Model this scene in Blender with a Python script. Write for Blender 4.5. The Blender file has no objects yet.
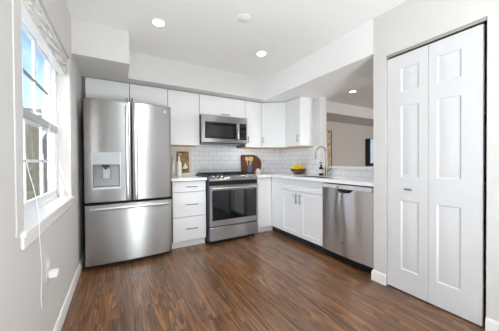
import bpy, bmesh, math, random
from mathutils import Vector, Matrix
random.seed(7)
scn = bpy.context.scene
col = scn.collection

# ------------------------------------------------------------------ camera
def setup_camera():
    ya, pi_, ro = math.radians(29.922), math.radians(-.591), math.radians(-.378)
    R = Vector((math.cos(ya), -math.sin(ya), 0)); F0 = Vector((math.sin(ya), math.cos(ya), 0)); U0 = Vector((0, 0, 1))
    F = F0*math.cos(pi_)+U0*math.sin(pi_); U = U0*math.cos(pi_)-F0*math.sin(pi_)
    R2 = R*math.cos(ro)+U*math.sin(ro); U2 = U*math.cos(ro)-R*math.sin(ro)
    cd = bpy.data.cameras.new('camera'); cam = bpy.data.objects.new('camera', cd); col.objects.link(cam)
    cam.matrix_world = Matrix(((R2.x, U2.x, -F.x, 0), (R2.y, U2.y, -F.y, 0), (R2.z, U2.z, -F.z, 1.123), (0, 0, 0, 1)))
    cd.sensor_width = 36; cd.lens = 228.075/499*36
    cd.shift_y = -1.212/499
    cd.clip_start = .02
    scn.camera = cam
setup_camera()

# ------------------------------------------------------------------ light
SUN_DIR = Vector((.15, 1.0, -.55)).normalized()
def setup_light():
    w = bpy.data.worlds.new('world'); scn.world = w; w.use_nodes = True
    nt = w.node_tree; bg = nt.nodes['Background']
    sky = nt.nodes.new('ShaderNodeTexSky'); sky.sky_type = 'NISHITA'; sky.sun_disc = False
    sky.sun_elevation = math.radians(29); sky.sun_rotation = math.radians(188); sky.air_density = 1.0; sky.dust_density = 1.2; sky.ozone_density = 2.5
    nt.links.new(sky.outputs[0], bg.inputs[0]); bg.inputs[1].default_value = .24
    sd = bpy.data.lights.new('sun', 'SUN'); sd.energy = 3.5; sd.angle = .012; sd.color = (1, .95, .88)
    s = bpy.data.objects.new('sun', sd); col.objects.link(s)
    s.rotation_euler = SUN_DIR.to_track_quat('-Z', 'Y').to_euler()
    def area(name, loc, target, sx, sy, e, c):
        d = bpy.data.lights.new(name, 'AREA'); d.shape = 'RECTANGLE'; d.size = sx; d.size_y = sy; d.energy = e; d.color = c
        o = bpy.data.objects.new(name, d); col.objects.link(o); o.location = loc
        o.rotation_euler = (Vector(target)-Vector(loc)).to_track_quat('-Z', 'Y').to_euler()
    area('left_rear_fill', (-.34, -1.35, 1.1), (3, -1.35, 1.1), 1.3, 2.0, 5, (.82, .91, 1))  # added fill behind the camera; the wall has no door here
    area('left_window_sky_fill', (-2.4, 1.0, 1.75), (2.1, 2.9, .7), .9, .9, 58, (.76, .87, 1))  # added fill outside the window, standing in for sky light
    area('ceiling_bounce_fill', (.5, -1.5, .3), (.5, -1.0, 2.4), .4, 1.4, 84, (.90, .97, 1))  # added uplight behind the camera to brighten the ceiling
    area('living_room_fill', (6, -2.4, 1.3), (6, 5, 1.3), 3, 1.8, 104, (.95, .98, 1))  # added fill for the next room; no window is built there
    scn.view_settings.view_transform = 'Standard'; scn.view_settings.look = 'None'
    scn.view_settings.exposure = .5; scn.view_settings.gamma = 1; scn.view_settings.use_curve_mapping = False
setup_light()
try:
    scn.cycles.max_bounces = 10; scn.cycles.diffuse_bounces = 6; scn.cycles.transparent_max_bounces = 12; scn.cycles.sample_clamp_indirect = 6
    scn.cycles.use_denoising = True
except Exception: pass

# ------------------------------------------------------------------ materials
def lin(c): return tuple(((v/255)/12.92 if v/255 <= .04045 else ((v/255+.055)/1.055)**2.4) for v in c)+(1,)
def mat(name, c, rough=.5, metal=0., var=.03, scale=8., bump=0., bscale=60., coat=0., spec=None):
    m = bpy.data.materials.new(name); m.use_nodes = True; nt = m.node_tree; b = nt.nodes['Principled BSDF']
    b.inputs['Roughness'].default_value = rough; b.inputs['Metallic'].default_value = metal
    if coat: b.inputs['Coat Weight'].default_value = coat; b.inputs['Coat Roughness'].default_value = .08
    if spec is not None: b.inputs['Specular IOR Level'].default_value = spec
    tc = nt.nodes.new('ShaderNodeTexCoord'); n = nt.nodes.new('ShaderNodeTexNoise'); n.inputs['Scale'].default_value = scale; n.inputs['Detail'].default_value = 4
    nt.links.new(tc.outputs['Object'], n.inputs['Vector'])
    r = nt.nodes.new('ShaderNodeValToRGB'); L = lin(c)
    r.color_ramp.elements[0].position = .3; r.color_ramp.elements[1].position = .7
    r.color_ramp.elements[0].color = tuple(v*(1-var) for v in L[:3])+(1,); r.color_ramp.elements[1].color = tuple(min(1, v*(1+var)) for v in L[:3])+(1,)
    nt.links.new(n.outputs[0], r.inputs[0]); nt.links.new(r.outputs[0], b.inputs['Base Color'])
    if bump:
        n2 = nt.nodes.new('ShaderNodeTexNoise'); n2.inputs['Scale'].default_value = bscale; nt.links.new(tc.outputs['Object'], n2.inputs['Vector'])
        bp = nt.nodes.new('ShaderNodeBump'); bp.inputs['Strength'].default_value = bump; bp.inputs['Distance'].default_value = .002
        nt.links.new(n2.outputs[0], bp.inputs['Height']); nt.links.new(bp.outputs[0], b.inputs['Normal'])
    return m
def emis(name, c, s):
    m = bpy.data.materials.new(name); m.use_nodes = True; nt = m.node_tree; b = nt.nodes['Principled BSDF']
    b.inputs['Base Color'].default_value = (1, 1, 1, 1); b.inputs['Emission Color'].default_value = lin(c); b.inputs['Emission Strength'].default_value = s
    return m
def steel(name, c, rough, aniso=.98, rot=.25):
    m = mat(name, c, rough, 1., .004, 3); nt = m.node_tree; b = nt.nodes['Principled BSDF']
    b.inputs['Anisotropic'].default_value = aniso; b.inputs['Anisotropic Rotation'].default_value = rot
    t = nt.nodes.new('ShaderNodeTangent'); t.direction_type = 'RADIAL'; t.axis = 'Z'; nt.links.new(t.outputs[0], b.inputs['Tangent'])
    return m
def glass(name, tint=(255, 255, 255), ior=1.45):
    m = bpy.data.materials.new(name); m.use_nodes = True; nt = m.node_tree; nt.nodes.clear()
    o = nt.nodes.new('ShaderNodeOutputMaterial'); mx = nt.nodes.new('ShaderNodeMixShader'); t = nt.nodes.new('ShaderNodeBsdfTransparent'); g = nt.nodes.new('ShaderNodeBsdfGlossy')
    lw = nt.nodes.new('ShaderNodeLayerWeight'); lw.inputs[0].default_value = .5; pw = nt.nodes.new('ShaderNodeMath'); pw.operation = 'POWER'; pw.inputs[1].default_value = 5; f = nt.nodes.new('ShaderNodeMath'); f.operation = 'MULTIPLY_ADD'; f.inputs[1].default_value = .5; f.inputs[2].default_value = .03
    nt.links.new(lw.outputs['Facing'], pw.inputs[0]); nt.links.new(pw.outputs[0], f.inputs[0]); g.inputs['Roughness'].default_value = .02; t.inputs[0].default_value = lin(tint)
    nt.links.new(f.outputs[0], mx.inputs[0]); nt.links.new(t.outputs[0], mx.inputs[1]); nt.links.new(g.outputs[0], mx.inputs[2]); nt.links.new(mx.outputs[0], o.inputs[0])
    return m
def floor_mat():
    m = bpy.data.materials.new('oak_floor'); m.use_nodes = True; nt = m.node_tree; b = nt.nodes['Principled BSDF']; N = nt.nodes.new; L = nt.links.new
    tc = N('ShaderNodeTexCoord'); sp = N('ShaderNodeSeparateXYZ'); cb = N('ShaderNodeCombineXYZ'); L(tc.outputs['Object'], sp.inputs[0])
    L(sp.outputs['Y'], cb.inputs['X']); L(sp.outputs['X'], cb.inputs['Y'])
    br = N('ShaderNodeTexBrick'); br.offset = .37; br.inputs['Scale'].default_value = 1; br.inputs['Brick Width'].default_value = .95; br.inputs['Row Height'].default_value = .057
    br.inputs['Mortar Size'].default_value = .0009; br.inputs['Mortar Smooth'].default_value = .2; br.inputs['Bias'].default_value = 0
    br.inputs['Color1'].default_value = (0, 0, 0, 1); br.inputs['Color2'].default_value = (1, 1, 1, 1); br.inputs['Mortar'].default_value = (0, 0, 0, 1)
    L(cb.outputs[0], br.inputs['Vector'])
    bw = N('ShaderNodeRGBToBW'); L(br.outputs['Color'], bw.inputs[0])
    # per-plank offset of the grain
    ad = N('ShaderNodeVectorMath'); ad.operation = 'ADD'; sc = N('ShaderNodeCombineXYZ'); mu = N('ShaderNodeMath'); mu.operation = 'MULTIPLY'; mu.inputs[1].default_value = 13.7
    L(bw.outputs[0], mu.inputs[0]); L(mu.outputs[0], sc.inputs['X']); L(mu.outputs[0], sc.inputs['Z']); L(tc.outputs['Object'], ad.inputs[0]); L(sc.outputs[0], ad.inputs[1])
    def noise(scale, detail, rough, dist):
        mp = N('ShaderNodeMapping'); mp.inputs['Scale'].default_value = scale; L(ad.outputs[0], mp.inputs[0])
        n = N('ShaderNodeTexNoise'); n.inputs['Scale'].default_value = 1; n.inputs['Detail'].default_value = detail; n.inputs['Roughness'].default_value = rough; n.inputs['Distortion'].default_value = dist; L(mp.outputs[0], n.inputs['Vector']); return n
    fine = noise((120, 7, 1), 3, .6, .3); n1 = noise((20, 1.2, 1), 3, .58, 2.2); big = noise((5, 1.1, 1), 2, .5, .6)
    # cathedral grain: contour lines of a stretched noise field
    g0 = noise((11, .6, 1), 1.5, .45, .6); gm = N('ShaderNodeMath'); gm.operation = 'MULTIPLY'; gm.inputs[1].default_value = 13; gs = N('ShaderNodeMath'); gs.operation = 'FRACT'; L(g0.outputs[0], gm.inputs[0]); L(gm.outputs[0], gs.inputs[0])
    m1 = N('ShaderNodeMix'); m1.data_type = 'FLOAT'; m1.inputs[0].default_value = .34; L(n1.outputs[0], m1.inputs[2]); L(gs.outputs[0], m1.inputs[3])
    mx = N('ShaderNodeMix'); mx.data_type = 'FLOAT'; mx.inputs[0].default_value = .2; L(m1.outputs[0], mx.inputs[2]); L(fine.outputs[0], mx.inputs[3])
    rp = N('ShaderNodeValToRGB'); e = rp.color_ramp.elements; e[0].position = .22; e[0].color = lin((48, 31, 21)); e[1].position = .75; e[1].color = lin((164, 117, 72))
    x = e.new(.40); x.color = lin((88, 59, 38)); x = e.new(.56); x.color = lin((126, 85, 52)); L(mx.outputs[0], rp.inputs[0])
    hs = N('ShaderNodeHueSaturation'); mr = N('ShaderNodeMapRange'); mr.inputs['To Min'].default_value = .74; mr.inputs['To Max'].default_value = 1.22; L(bw.outputs[0], mr.inputs[0]); L(mr.outputs[0], hs.inputs['Value']); L(rp.outputs[0], hs.inputs['Color'])
    ms = N('ShaderNodeMapRange'); ms.inputs['From Min'].default_value = .3; ms.inputs['From Max'].default_value = .7; ms.inputs['To Min'].default_value = .85; ms.inputs['To Max'].default_value = 1.1; L(big.outputs[0], ms.inputs[0]); L(ms.outputs[0], hs.inputs['Saturation'])
    mm = N('ShaderNodeMix'); mm.data_type = 'RGBA'; mm.inputs[7].default_value = lin((52, 34, 23)); L(br.outputs['Fac'], mm.inputs[0]); L(hs.outputs[0], mm.inputs[6]); L(mm.outputs[2], b.inputs['Base Color'])
    b.inputs['Roughness'].default_value = .34; b.inputs['Coat Weight'].default_value = .45; b.inputs['Coat Roughness'].default_value = .16
    bp = N('ShaderNodeBump'); bp.inputs['Strength'].default_value = .25; bp.inputs['Distance'].default_value = .002; L(mx.outputs[0], bp.inputs['Height']); L(bp.outputs[0], b.inputs['Normal'])
    return m
def tile_mat():
    m = bpy.data.materials.new('subway_tile'); m.use_nodes = True; nt = m.node_tree; b = nt.nodes['Principled BSDF']; N = nt.nodes.new; L = nt.links.new
    tc = N('ShaderNodeTexCoord'); sp = N('ShaderNodeSeparateXYZ'); ad = N('ShaderNodeMath'); cb = N('ShaderNodeCombineXYZ'); L(tc.outputs['Object'], sp.inputs[0])
    L(sp.outputs['X'], ad.inputs[0]); L(sp.outputs['Y'], ad.inputs[1]); L(ad.outputs[0], cb.inputs['X']); L(sp.outputs['Z'], cb.inputs['Y'])
    br = N('ShaderNodeTexBrick'); br.inputs['Scale'].default_value = 1; br.inputs['Brick Width'].default_value = .154; br.inputs['Row Height'].default_value = .0768; br.inputs['Mortar Size'].default_value = .003; br.inputs['Mortar Smooth'].default_value = .24
    br.inputs['Color1'].default_value = lin((232, 233, 236)); br.inputs['Color2'].default_value = lin((240, 241, 243)); br.inputs['Mortar'].default_value = lin((196, 197, 200)); L(cb.outputs[0], br.inputs['Vector'])
    L(br.outputs['Color'], b.inputs['Base Color']); b.inputs['Roughness'].default_value = .18
    bp = N('ShaderNodeBump'); bp.invert = True; bp.inputs['Strength'].default_value = .5; bp.inputs['Distance'].default_value = .002; L(br.outputs['Fac'], bp.inputs['Height']); L(bp.outputs[0], b.inputs['Normal'])
    return m
def wood_mat(name, c1, c2, axis=(3, 30, 3), rough=.45):
    m = bpy.data.materials.new(name); m.use_nodes = True; nt = m.node_tree; b = nt.nodes['Principled BSDF']; N = nt.nodes.new; L = nt.links.new
    tc = N('ShaderNodeTexCoord'); mp = N('ShaderNodeMapping'); mp.inputs['Scale'].default_value = axis; L(tc.outputs['Object'], mp.inputs[0])
    n = N('ShaderNodeTexNoise'); n.inputs['Scale'].default_value = 2.; n.inputs['Detail'].default_value = 5; n.inputs['Distortion'].default_value = 1; L(mp.outputs[0], n.inputs['Vector'])
    r = N('ShaderNodeValToRGB'); r.color_ramp.elements[0].position = .3; r.color_ramp.elements[1].position = .7; r.color_ramp.elements[0].color = lin(c1); r.color_ramp.elements[1].color = lin(c2)
    L(n.outputs[0], r.inputs[0]); L(r.outputs[0], b.inputs['Base Color']); b.inputs['Roughness'].default_value = rough
    return m
M = {}
M['wall'] = mat('wall_paint', (216, 214, 212), .7, var=.01, bump=.05, bscale=300)
M['ceil'] = mat('ceiling_paint', (245, 245, 244), .8, var=.008)
M['trim'] = mat('trim_paint', (240, 239, 237), .35, var=.008)
M['door'] = mat('door_paint', (217, 217, 219), .38, var=.006)
M['cab'] = mat('cabinet_white', (230, 230, 230), .32, var=.006)
M['kick'] = mat('dark_toe_kick', (44, 46, 52), .6)
M['cab_wood'] = mat('cabinet_underside_wood', (214, 184, 146), .5, var=.08)
M['gap_shade'] = mat('cabinet_gap_shade', (120, 118, 116), .6)  # white boxes greyed so the gaps around the doors look shaded
M['quartz'] = mat('white_quartz', (243, 243, 243), .16, var=.012, scale=5)
M['steel'] = steel('brushed_steel', (178, 178, 179), .36)
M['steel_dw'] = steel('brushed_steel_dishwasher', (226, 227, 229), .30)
M['steel_dark'] = steel('brushed_steel_darker', (165, 165, 166), .36)
M['chrome'] = mat('satin_nickel', (190, 186, 180), .22, 1., .02)
M['bar'] = mat('polished_bar_handle', (226, 226, 226), .3, 1., .01)
M['niche'] = mat('dispenser_niche_grey', (128, 131, 135), .3, .3, .02)
M['handle'] = mat('cabinet_pull_nickel', (118, 116, 114), .3, 1., .02)
M['grey_plastic'] = mat('light_grey_plastic', (176, 182, 188), .4)
M['silver_strip'] = mat('silver_control_strip', (206, 208, 211), .32, .1, .02)
M['side'] = mat('appliance_side_grey', (84, 92, 106), .35, .2, .02)
M['fridge_side'] = mat('fridge_side_charcoal', (46, 46, 48), .5)
M['black'] = mat('black_plastic', (16, 16, 18), .35)
M['gasket'] = mat('black_gasket', (6, 6, 7), .7)
M['black_glass'] = mat('black_glass', (10, 12, 16), .06, var=.02, coat=.3)
M['mw_glass'] = mat('microwave_window', (44, 43, 42), .12, var=.03)
M['iron'] = mat('cast_iron', (22, 22, 23), .6, bump=.2)
M['floor'] = floor_mat()
M['tile'] = tile_mat()
M['glass'] = glass('window_glass')
M['vinyl'] = mat('white_vinyl', (236, 239, 243), .35, var=.006)
M['vinyl_grey'] = mat('grey_meeting_rail', (176, 178, 180), .45, var=.02)
M['muntin'] = mat('backlit_grille_shade', (140, 146, 152), .45, var=.02)  # grey paints in the backlit shade of the upper cross bar
M['blind'] = mat('white_blind_fabric', (232, 231, 228), .8, var=.04, scale=30)
M['cord'] = mat('white_cord', (236, 236, 234), .6)
M['white_pl'] = mat('white_plastic', (244, 244, 242), .35, var=.005)
M['plate'] = mat('wall_plate_plastic', (222, 220, 217), .4, var=.005)
M['slot'] = mat('outlet_slot', (60, 58, 56), .6)
M['lens'] = emis('downlight_lens', (255, 246, 232), 14)
M['ceramic'] = mat('white_ceramic', (232, 226, 216), .4, var=.02)
M['crock'] = mat('blue_grey_crock', (84, 100, 122), .35, var=.1)
M['walnut'] = wood_mat('walnut_board', (74, 40, 22), (124, 74, 42), (6, 6, 22))
M['spoon'] = wood_mat('beech_spoon', (206, 160, 104), (232, 192, 140), (10, 10, 4))
M['bowl'] = wood_mat('dark_wood_bowl', (78, 50, 38), (122, 80, 60), (4, 4, 20))
M['lemon'] = mat('lemon_skin', (248, 214, 20), .42, var=.08, bump=.3, bscale=120)
M['amber'] = mat('dark_bottle', (24, 20, 18), .12)
M['paper'] = mat('white_label', (236, 234, 228), .6)
M['frame'] = mat('white_picture_frame', (226, 220, 212), .5)
M['tv'] = mat('tv_casing', (18, 18, 20), .35)
M['liv'] = mat('living_wall_paint', (206, 200, 194), .8, var=.01)
M['dark_frame'] = mat('dark_bronze_frame', (60, 46, 36), .5)
M['asphalt'] = mat('pale_gravel', (176, 174, 168), .9, var=.15)
M['fence'] = wood_mat('olive_board', (70, 68, 54), (92, 90, 72), (8, 8, 2), .8)
M['siding'] = mat('blue_grey_siding', (58, 80, 92), .7, var=.1)
M['roof'] = mat('pale_roof', (150, 156, 160), .7)

def art_mat(name, base, cols, scale, seed):
    m = bpy.data.materials.new(name); m.use_nodes = True; nt = m.node_tree; b = nt.nodes['Principled BSDF']; N = nt.nodes.new; L = nt.links.new
    tc = N('ShaderNodeTexCoord'); mp = N('ShaderNodeMapping'); mp.inputs['Location'].default_value = (seed, seed*.7, seed*.3); mp.inputs['Scale'].default_value = scale; L(tc.outputs['Object'], mp.inputs[0])
    n = N('ShaderNodeTexNoise'); n.inputs['Scale'].default_value = 1; n.inputs['Detail'].default_value = 3; n.inputs['Distortion'].default_value = .8; L(mp.outputs[0], n.inputs['Vector'])
    r = N('ShaderNodeValToRGB'); el = r.color_ramp.elements; el[0].color = lin(base); el[0].position = .3; el[1].color = lin(cols[-1]); el[1].position = .72
    for i, c in enumerate(cols[:-1]): x = el.new(.42+.12*i); x.color = lin(c)
    L(n.outputs[0], r.inputs[0]); L(r.outputs[0], b.inputs['Base Color']); b.inputs['Roughness'].default_value = .5
    return m
M['art'] = art_mat('abstract_gold_print', (78, 62, 42), [(112, 86, 52), (142, 110, 66), (172, 140, 92)], (6, 6, 9), 3.1)
M['strip_art'] = art_mat('tan_canvas_print', (104, 80, 58), [(196, 172, 140), (214, 194, 164), (206, 184, 150)], (9, 9, 9), 1.3)
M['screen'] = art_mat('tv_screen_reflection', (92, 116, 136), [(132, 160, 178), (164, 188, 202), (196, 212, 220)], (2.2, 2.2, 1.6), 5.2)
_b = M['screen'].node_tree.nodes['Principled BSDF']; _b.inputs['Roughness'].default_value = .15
M['screen'].node_tree.links.new(_b.inputs['Base Color'].links[0].from_socket, _b.inputs['Emission Color']); _b.inputs['Emission Strength'].default_value = .5  # glow paints a window reflection onto the switched-off screen

# ------------------------------------------------------------------ mesh helpers
ORG = {}
class MB:
    def __init__(s): s.v = []; s.f = []
    def add(s, vs, fs):
        b = len(s.v); s.v += [tuple(v) for v in vs]; s.f += [tuple(i+b for i in f) for f in fs]; return s
    def box(s, x0, x1, y0, y1, z0, z1):
        if x0 > x1: x0, x1 = x1, x0
        if y0 > y1: y0, y1 = y1, y0
        if z0 > z1: z0, z1 = z1, z0
        vs = [(x, y, z) for x in (x0, x1) for y in (y0, y1) for z in (z0, z1)]
        return s.add(vs, [(0, 1, 3, 2), (4, 6, 7, 5), (0, 4, 5, 1), (2, 3, 7, 6), (0, 2, 6, 4), (1, 5, 7, 3)])
    def prism(s, pts, fn, d0, d1):      # outline pts (u,v) extruded from d0 to d1, fn(u,v,d)->xyz
        n = len(pts); vs = [fn(u, v, d0) for u, v in pts]+[fn(u, v, d1) for u, v in pts]
        fs = [tuple(range(n-1, -1, -1)), tuple(range(n, 2*n))]+[(i, (i+1) % n, n+(i+1) % n, n+i) for i in range(n)]
        return s.add(vs, fs)
    def tube(s, pts, r, seg=10, smooth=0):
        P = [Vector(p) for p in pts]
        if smooth and len(P) > 2:
            Q = []
            for i in range(len(P)-1):
                p0 = P[max(i-1, 0)]; p1 = P[i]; p2 = P[i+1]; p3 = P[min(i+2, len(P)-1)]
                for k in range(smooth):
                    t = k/smooth
                    Q.append(.5*((2*p1)+(p2-p0)*t+(2*p0-5*p1+4*p2-p3)*t*t+(3*p1-p0-3*p2+p3)*t**3))
            P = Q+[P[-1]]
        R = r if isinstance(r, (list, tuple)) else [r]*len(P)
        if len(R) != len(P): R = [R[min(int(i*(len(R)-1)/(len(P)-1)+.5), len(R)-1)] for i in range(len(P))]
        vs = []; up = None
        for i, p in enumerate(P):
            t = (P[min(i+1, len(P)-1)]-P[max(i-1, 0)]).normalized()
            if up is None: up = Vector((0, 0, 1)) if abs(t.z) < .9 else Vector((1, 0, 0))
            a = t.cross(up).normalized(); up = a.cross(t).normalized()
            vs += [p+(a*math.cos(2*math.pi*k/seg)+up*math.sin(2*math.pi*k/seg))*R[i] for k in range(seg)]
        fs = [(i*seg+k, i*seg+(k+1) % seg, (i+1)*seg+(k+1) % seg, (i+1)*seg+k) for i in range(len(P)-1) for k in range(seg)]
        fs += [tuple(range(seg-1, -1, -1)), tuple(range((len(P)-1)*seg, len(P)*seg))]
        return s.add(vs, fs)
    def lathe(s, prof, cx, cy, seg=32):       # prof (r,z); closes on the axis where r==0
        vs = []; n = len(prof)
        for r, z in prof: vs += [(cx+max(r, 1e-5)*math.cos(2*math.pi*k/seg), cy+max(r, 1e-5)*math.sin(2*math.pi*k/seg), z) for k in range(seg)]
        fs = [(i*seg+k, i*seg+(k+1) % seg, (i+1)*seg+(k+1) % seg, (i+1)*seg+k) for i in range(n-1) for k in range(seg)]
        fs += [tuple(range(seg)), tuple(range((n-1)*seg, n*seg))]
        return s.add(vs, fs)
    def build(s, name, m, parent=None, bevel=0, seg=2, smooth=True, loc=None):
        org = ORG.get(parent.name, Vector((0, 0, 0))) if parent else Vector(loc or (0, 0, 0))
        bm = bmesh.new(); vs = [bm.verts.new(Vector(v)-org) for v in s.v]
        for f in s.f:
            try: bm.faces.new([vs[i] for i in f])
            except ValueError: pass
        bmesh.ops.remove_doubles(bm, verts=bm.verts, dist=1e-5); bmesh.ops.recalc_face_normals(bm, faces=bm.faces)
        me = bpy.data.meshes.new(name); bm.to_mesh(me); bm.free()
        if smooth:
            for p in me.polygons: p.use_smooth = True
            me.set_sharp_from_angle(angle=math.radians(32))
        me.materials.append(m)
        o = bpy.data.objects.new(name, me); col.objects.link(o)
        if parent: o.parent = parent
        else: o.location = org
        ORG[o.name] = org
        if bevel:
            b = o.modifiers.new('bevel', 'BEVEL'); b.width = bevel; b.segments = seg; b.limit_method = 'ANGLE'; b.angle_limit = math.radians(50)
        return o
def bx(name, m, parent, x0, x1, y0, y1, z0, z1, bevel=.002, **k): return MB().box(x0, x1, y0, y1, z0, z1).build(name, m, parent, bevel, **k)
def tag(o, label, cat, group=None):
    o['label'] = label; o['category'] = cat
    if group: o['group'] = group
    return o
def thing(name, loc, label, cat, group=None):
    o = bpy.data.objects.new(name, None); o.empty_display_size = .1; col.objects.link(o); o.location = loc; ORG[o.name] = Vector(loc)
    return tag(o, label, cat, group)
def struct(o): o['kind'] = 'structure'; return o
def sempty(name, loc):
    o = bpy.data.objects.new(name, None); o.empty_display_size = .1; col.objects.link(o); o.location = loc; ORG[o.name] = Vector(loc); return struct(o)
def paneled(mb, fn, u0, u1, v0, v1, thick, panels, prof):
    """slab with a face at d=0 (d<0 into the slab); panels = rects; prof = [(inset, depth), ...]"""
    us = sorted({u0, u1} | {p[0] for p in panels} | {p[1] for p in panels}); vs_ = sorted({v0, v1} | {p[2] for p in panels} | {p[3] for p in panels})
    for i in range(len(us)-1):
        for j in range(len(vs_)-1):
            a, b, c, d = us[i], us[i+1], vs_[j], vs_[j+1]
            if any(p[0]-1e-6 <= a and b <= p[1]+1e-6 and p[2]-1e-6 <= c and d <= p[3]+1e-6 for p in panels): continue
            mb.add([fn(a, c, 0), fn(b, c, 0), fn(b, d, 0), fn(a, d, 0)], [(0, 1, 2, 3)])
    for p in panels:
        prev = [fn(p[0], p[2], 0), fn(p[1], p[2], 0), fn(p[1], p[3], 0), fn(p[0], p[3], 0)]
        for ins, dep in prof:
            cur = [fn(p[0]+ins, p[2]+ins, dep), fn(p[1]-ins, p[2]+ins, dep), fn(p[1]-ins, p[3]-ins, dep), fn(p[0]+ins, p[3]-ins, dep)]
            mb.add(prev+cur, [(k, (k+1) % 4, 4+(k+1) % 4, 4+k) for k in range(4)]); prev = cur
        mb.add(prev, [(0, 1, 2, 3)])
    # sides along every grid step, and the back
    def ring(d): return [fn(u, v0, d) for u in us]+[fn(u1, v, d) for v in vs_[1:]]+[fn(u, v1, d) for u in us[-2::-1]]+[fn(u0, v, d) for v in vs_[-2:0:-1]]
    A, B = ring(0), ring(-thick); n = len(A)
    mb.add(A+B, [(k, (k+1) % n, n+(k+1) % n, n+k) for k in range(n)]); mb.add(B, [tuple(range(n))])
    return mb
def pull_bar(name, parent, p0, p1, out, r=.005, so=.028, m=None):
    """bar pull with two posts; out = unit vector away from the door"""
    p0, p1, out = Vector(p0), Vector(p1), Vector(out); d = (p1-p0).normalized(); mb = MB()
    mb.tube([p0+out*so, p1+out*so], r, 10)
    for q in (p0+d*.018, p1-d*.018): mb.tube([q, q+out*so], r*.85, 8)
    return mb.build(name, m or M['handle'], parent)

# ------------------------------------------------------------------ the room
XL, YB, XC, XR, XO, ZC, ZS = -.36, 3.58, 2.085, 2.72, 2.87, 2.455, 2.13
YREAR = -2.6
struct(MB().box(XL-.2, 9.2, YREAR-.1, 4.4, -.06, 0).build('floor', M['floor']))
struct(MB().box(XL-.2, 9.2, YREAR-.1, 4.4, ZC, ZC+.08).build('ceiling', M['ceil']))
WY0, WY1, WZ0, WZ1 = 1.34, 2.49, .83, 2.02          # window opening in the left wall
w = MB(); a, b = XL-.15, XL
w.box(a, b, YREAR, WY0, 0, ZC).box(a, b, WY1, YB+.1, 0, ZC).box(a, b, WY0, WY1, 0, WZ0).box(a, b, WY0, WY1, WZ1, ZC)
struct(w.build('wall_left', M['wall']))
struct(MB().box(XL, XO, YB, YB+.1, 0, ZC).build('wall_back', M['wall']))
OY0, OY1, OZ = .518, 1.165, 2.06                     # closet opening
w = MB(); a, b = XC, XC+.1
w.box(a, b, YREAR, OY0, 0, ZC).box(a, b, OY0, OY1, OZ, ZC).box(a, XO, OY1, 1.28, 0, ZC)
w.box(2.77, XO, YREAR, OY1, 0, ZC).box(b, 2.77, .2, .3, 0, ZC)
struct(w.build('wall_right', M['wall']))
w = MB(); w.box(XR, XO, 2.53, YB, 0, ZC).box(XR, XO, 1.28, 2.53, 0, 1.02)
struct(w.build('wall_partition', M['wall']))
w = MB(); w.box(XL, .0, YREAR-.1, YREAR, 0, ZC).box(0, XO, YREAR-.1, YREAR, 0, ZC)
struct(w.build('wall_rear', M['wall']))
w = MB(); w.box(XO, 9.1, 4.25, 4.35, 0, ZC).box(9.0, 9.1, YREAR, 4.25, 0, ZC).box(XO, 9.1, YREAR-.1, YREAR, 0, ZC).box(XO-.1, XO, YB+.1, 4.25, 0, ZC)
struct(w.build('wall_living_room', M['liv']))
struct(MB().box(XO, 9.0, 3.5, 4.25, 2.2, ZC).build('trim_living_soffit', M['wall']))
w = MB().box(.11, XC, 3.085, YB, ZS, ZC); struct(w.build('trim_back_soffit', M['wall']))
w = MB().box(XL, .11, 2.63, YB, ZS, ZC); struct(w.build('trim_left_soffit', M['wall']))
w = MB().box(XC, XR, 1.28, YB, ZS, ZC).box(XR, XO, 1.28, 2.53, ZS, ZC); struct(w.build('trim_beam', M['ceil']))
# ledge on top of the half wall
struct(bx('trim_ledge', M['quartz'], None, XR-.03, XO+.03, 1.283, 2.527, 1.022, 1.05, .003))
dark_slab = sempty('dark_reflection_slab', (.02, YREAR, 0))  # added unseen slab, makes a dark streak in the refrigerator's reflection
bx('leaf', M['fridge_side'], dark_slab, -.30, .34, YREAR+.003, YREAR+.04, .01, 2.03, .003)
# baseboards
def baseboard(name, fn, u0, u1):
    prof = [(0, 0), (.014, 0), (.014, .07), (.010, .085), (.006, .094), (0, .096)]
    mb = MB(); n = len(prof); A = [fn(u0, d, z) for d, z in prof]+[fn(u1, d, z) for d, z in prof]
    mb.add(A, [tuple(range(n)), tuple(range(n, 2*n))]+[(i, (i+1) % n, n+(i+1) % n, n+i) for i in range(n)])
    return struct(mb.build(name, M['trim']))
baseboard('baseboard_left', lambda u, d, z: (XL+.001+d, u, z), YREAR, 3.57)
baseboard('baseboard_right', lambda u, d, z: (XC-.001-d, u, z), YREAR, OY0)
mb = MB()
for k in (0,):
    pr = [(0, 0), (.014, 0), (.014, .07), (.010, .085), (.006, .094), (0, .096)]; n = len(pr)
    A = [(XC-.001-d, OY1, z) for d, z in pr]+[(XC-.001-d, 1.28+d, z) for d, z in pr]+[(2.13, 1.281+d, z) for d, z in pr]
    mb.add(A, [tuple(range(n)), tuple(range(2*n, 3*n))]+[(r*n+i, r*n+(i+1) % n, (r+1)*n+(i+1) % n, (r+1)*n+i) for r in (0, 1) for i in range(n)])
struct(mb.build('baseboard_column', M['trim']))
# tiled backsplash
w = MB().box(.575, XR-.009, YB-.009, YB-.001, .914, 1.372); w.box(1.03, 1.80, YB-.009, YB-.001, 1.372, 1.45)
w.box(XR-.009, XR-.001, 2.53, YB-.001, .914, 1.372).box(XR-.009, XR-.001, 1.285, 2.53, .914, 1.021)
struct(w.build('trim_backsplash', M['tile']))

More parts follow.
